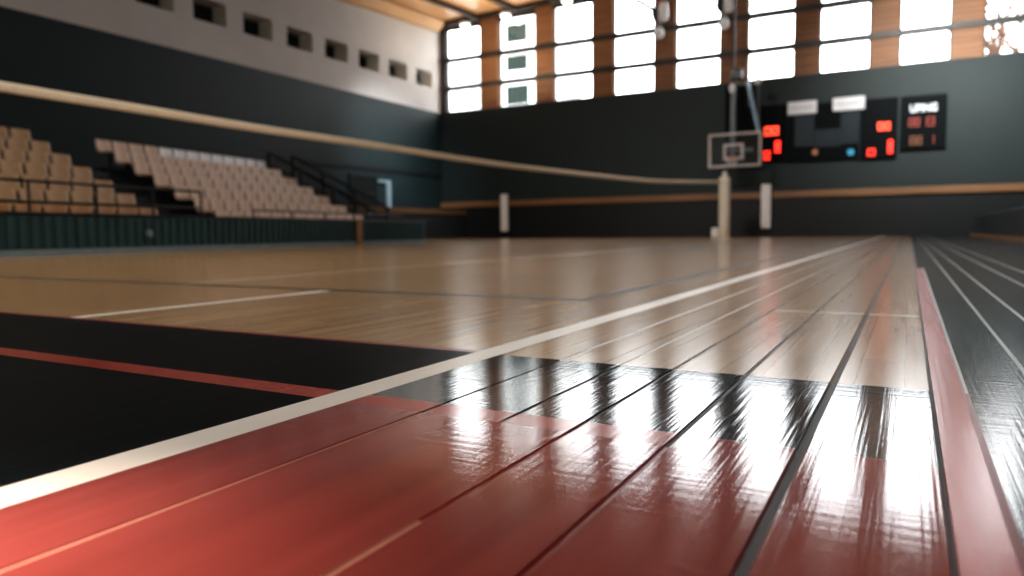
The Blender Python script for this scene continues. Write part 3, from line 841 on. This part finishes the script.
x, z = wall_xz(569, 90, 48); tree(x, 48, -.3, z + .2, .3, 'small olive bush outside at the foot of the third tall window', M['leaf_green'], 500, 'bush', seed=8)

# ================================================================== LIGHT
world = bpy.data.worlds.new('World'); scene.world = world; world.use_nodes = True
bg = world.node_tree.nodes['Background']; bg.inputs['Color'].default_value = (.95, .98, 1, 1); bg.inputs['Strength'].default_value = 8.0
def area(name, loc, target, sx, sy, power, color=(1, 1, 1), spread=None):
    l = bpy.data.lights.new(name, 'AREA'); l.shape = 'RECTANGLE'; l.size = sx; l.size_y = sy; l.energy = power; l.color = color
    if spread: l.spread = spread
    o = bpy.data.objects.new(name, l); col.objects.link(o); o.location = loc
    o.rotation_euler = (Vector(target) - Vector(loc)).to_track_quat('-Z', 'Y').to_euler(); return o
for k, (a, b_) in enumerate(WX):
    o = area('window_portal', ((a + b_) / 2, YW + .3, (ZS + ZTk[k]) / 2), ((a + b_) / 2, 0, (ZS + ZTk[k]) / 2), b_ - a, ZTk[k] - ZS, 1)
    o.data.cycles.is_portal = True
area('roof_fill', (-8, 4, 8.4), (-8, 4, 0), 10, 4, 450, (1, .93, .84))  # overhead fill, added without a fixture
area('roof_fill', (0, 20.5, 9.0), (2.0, 30, 5.2), 1.5, 1, 330, (1, 1, .97), math.radians(70))  # added fill that brightens the right end of the far wall
area('roof_fill', (-7, 9, 8.8), (-9, 30, 1.2), 3, 1, 230, (1, .97, .93), math.radians(80))  # added fill for the pads, post and rail
area('side_fill', (2, 2, 6), (-14, 10, 1), 3, 3, 150, (1, .93, .85))  # added fill from the right, no such lamp in the hall
sp = bpy.data.lights.new('warm_spot', 'SPOT'); sp.energy = 6500; sp.color = (1, .8, .65); sp.spot_size = math.radians(6.6); sp.spot_blend = .9; sp.shadow_soft_size = .15
area('corner_fill', (-13, 22, 8), (-20.4, 26.2, 3.0), 1.5, 1.5, 120, (.97, 1, 1), math.radians(50))  # added fill that brightens the left wall near the far corner
area('ceiling_wash', (-16, 27.5, 6.8), (-16.5, 29, 11), 3, 1, 160, (1, .9, .75))  # added unseen uplight that brightens the ceiling boards
o = bpy.data.objects.new('warm_spot', sp); col.objects.link(o); o.location = (-3.2, -2.5, 5.5)
o.rotation_euler = (Vector((-.74, .1, 0)) - o.location).to_track_quat('-Z', 'Y').to_euler()

# ================================================================== CAMERA
cd = bpy.data.cameras.new('camera'); cam = bpy.data.objects.new('camera', cd); col.objects.link(cam)
cd.sensor_width = 36; cd.lens = 36 * F_PX / 1024; cd.clip_start = .02; cd.clip_end = 500
m = Matrix((rt, up, -fwd)).transposed().to_4x4(); m.translation = (0, 0, CAM_H); cam.matrix_world = m
cd.dof.use_dof = True; cd.dof.focus_distance = 1.12; cd.dof.aperture_fstop = 3.0
scene.camera = cam
scene.view_settings.view_transform = 'Standard'
try:
    scene.view_settings.look = 'Medium High Contrast'
except TypeError:
    pass
scene.cycles.use_denoising = True
scene.cycles.max_bounces = 8
scene.cycles.sample_clamp_indirect = 6
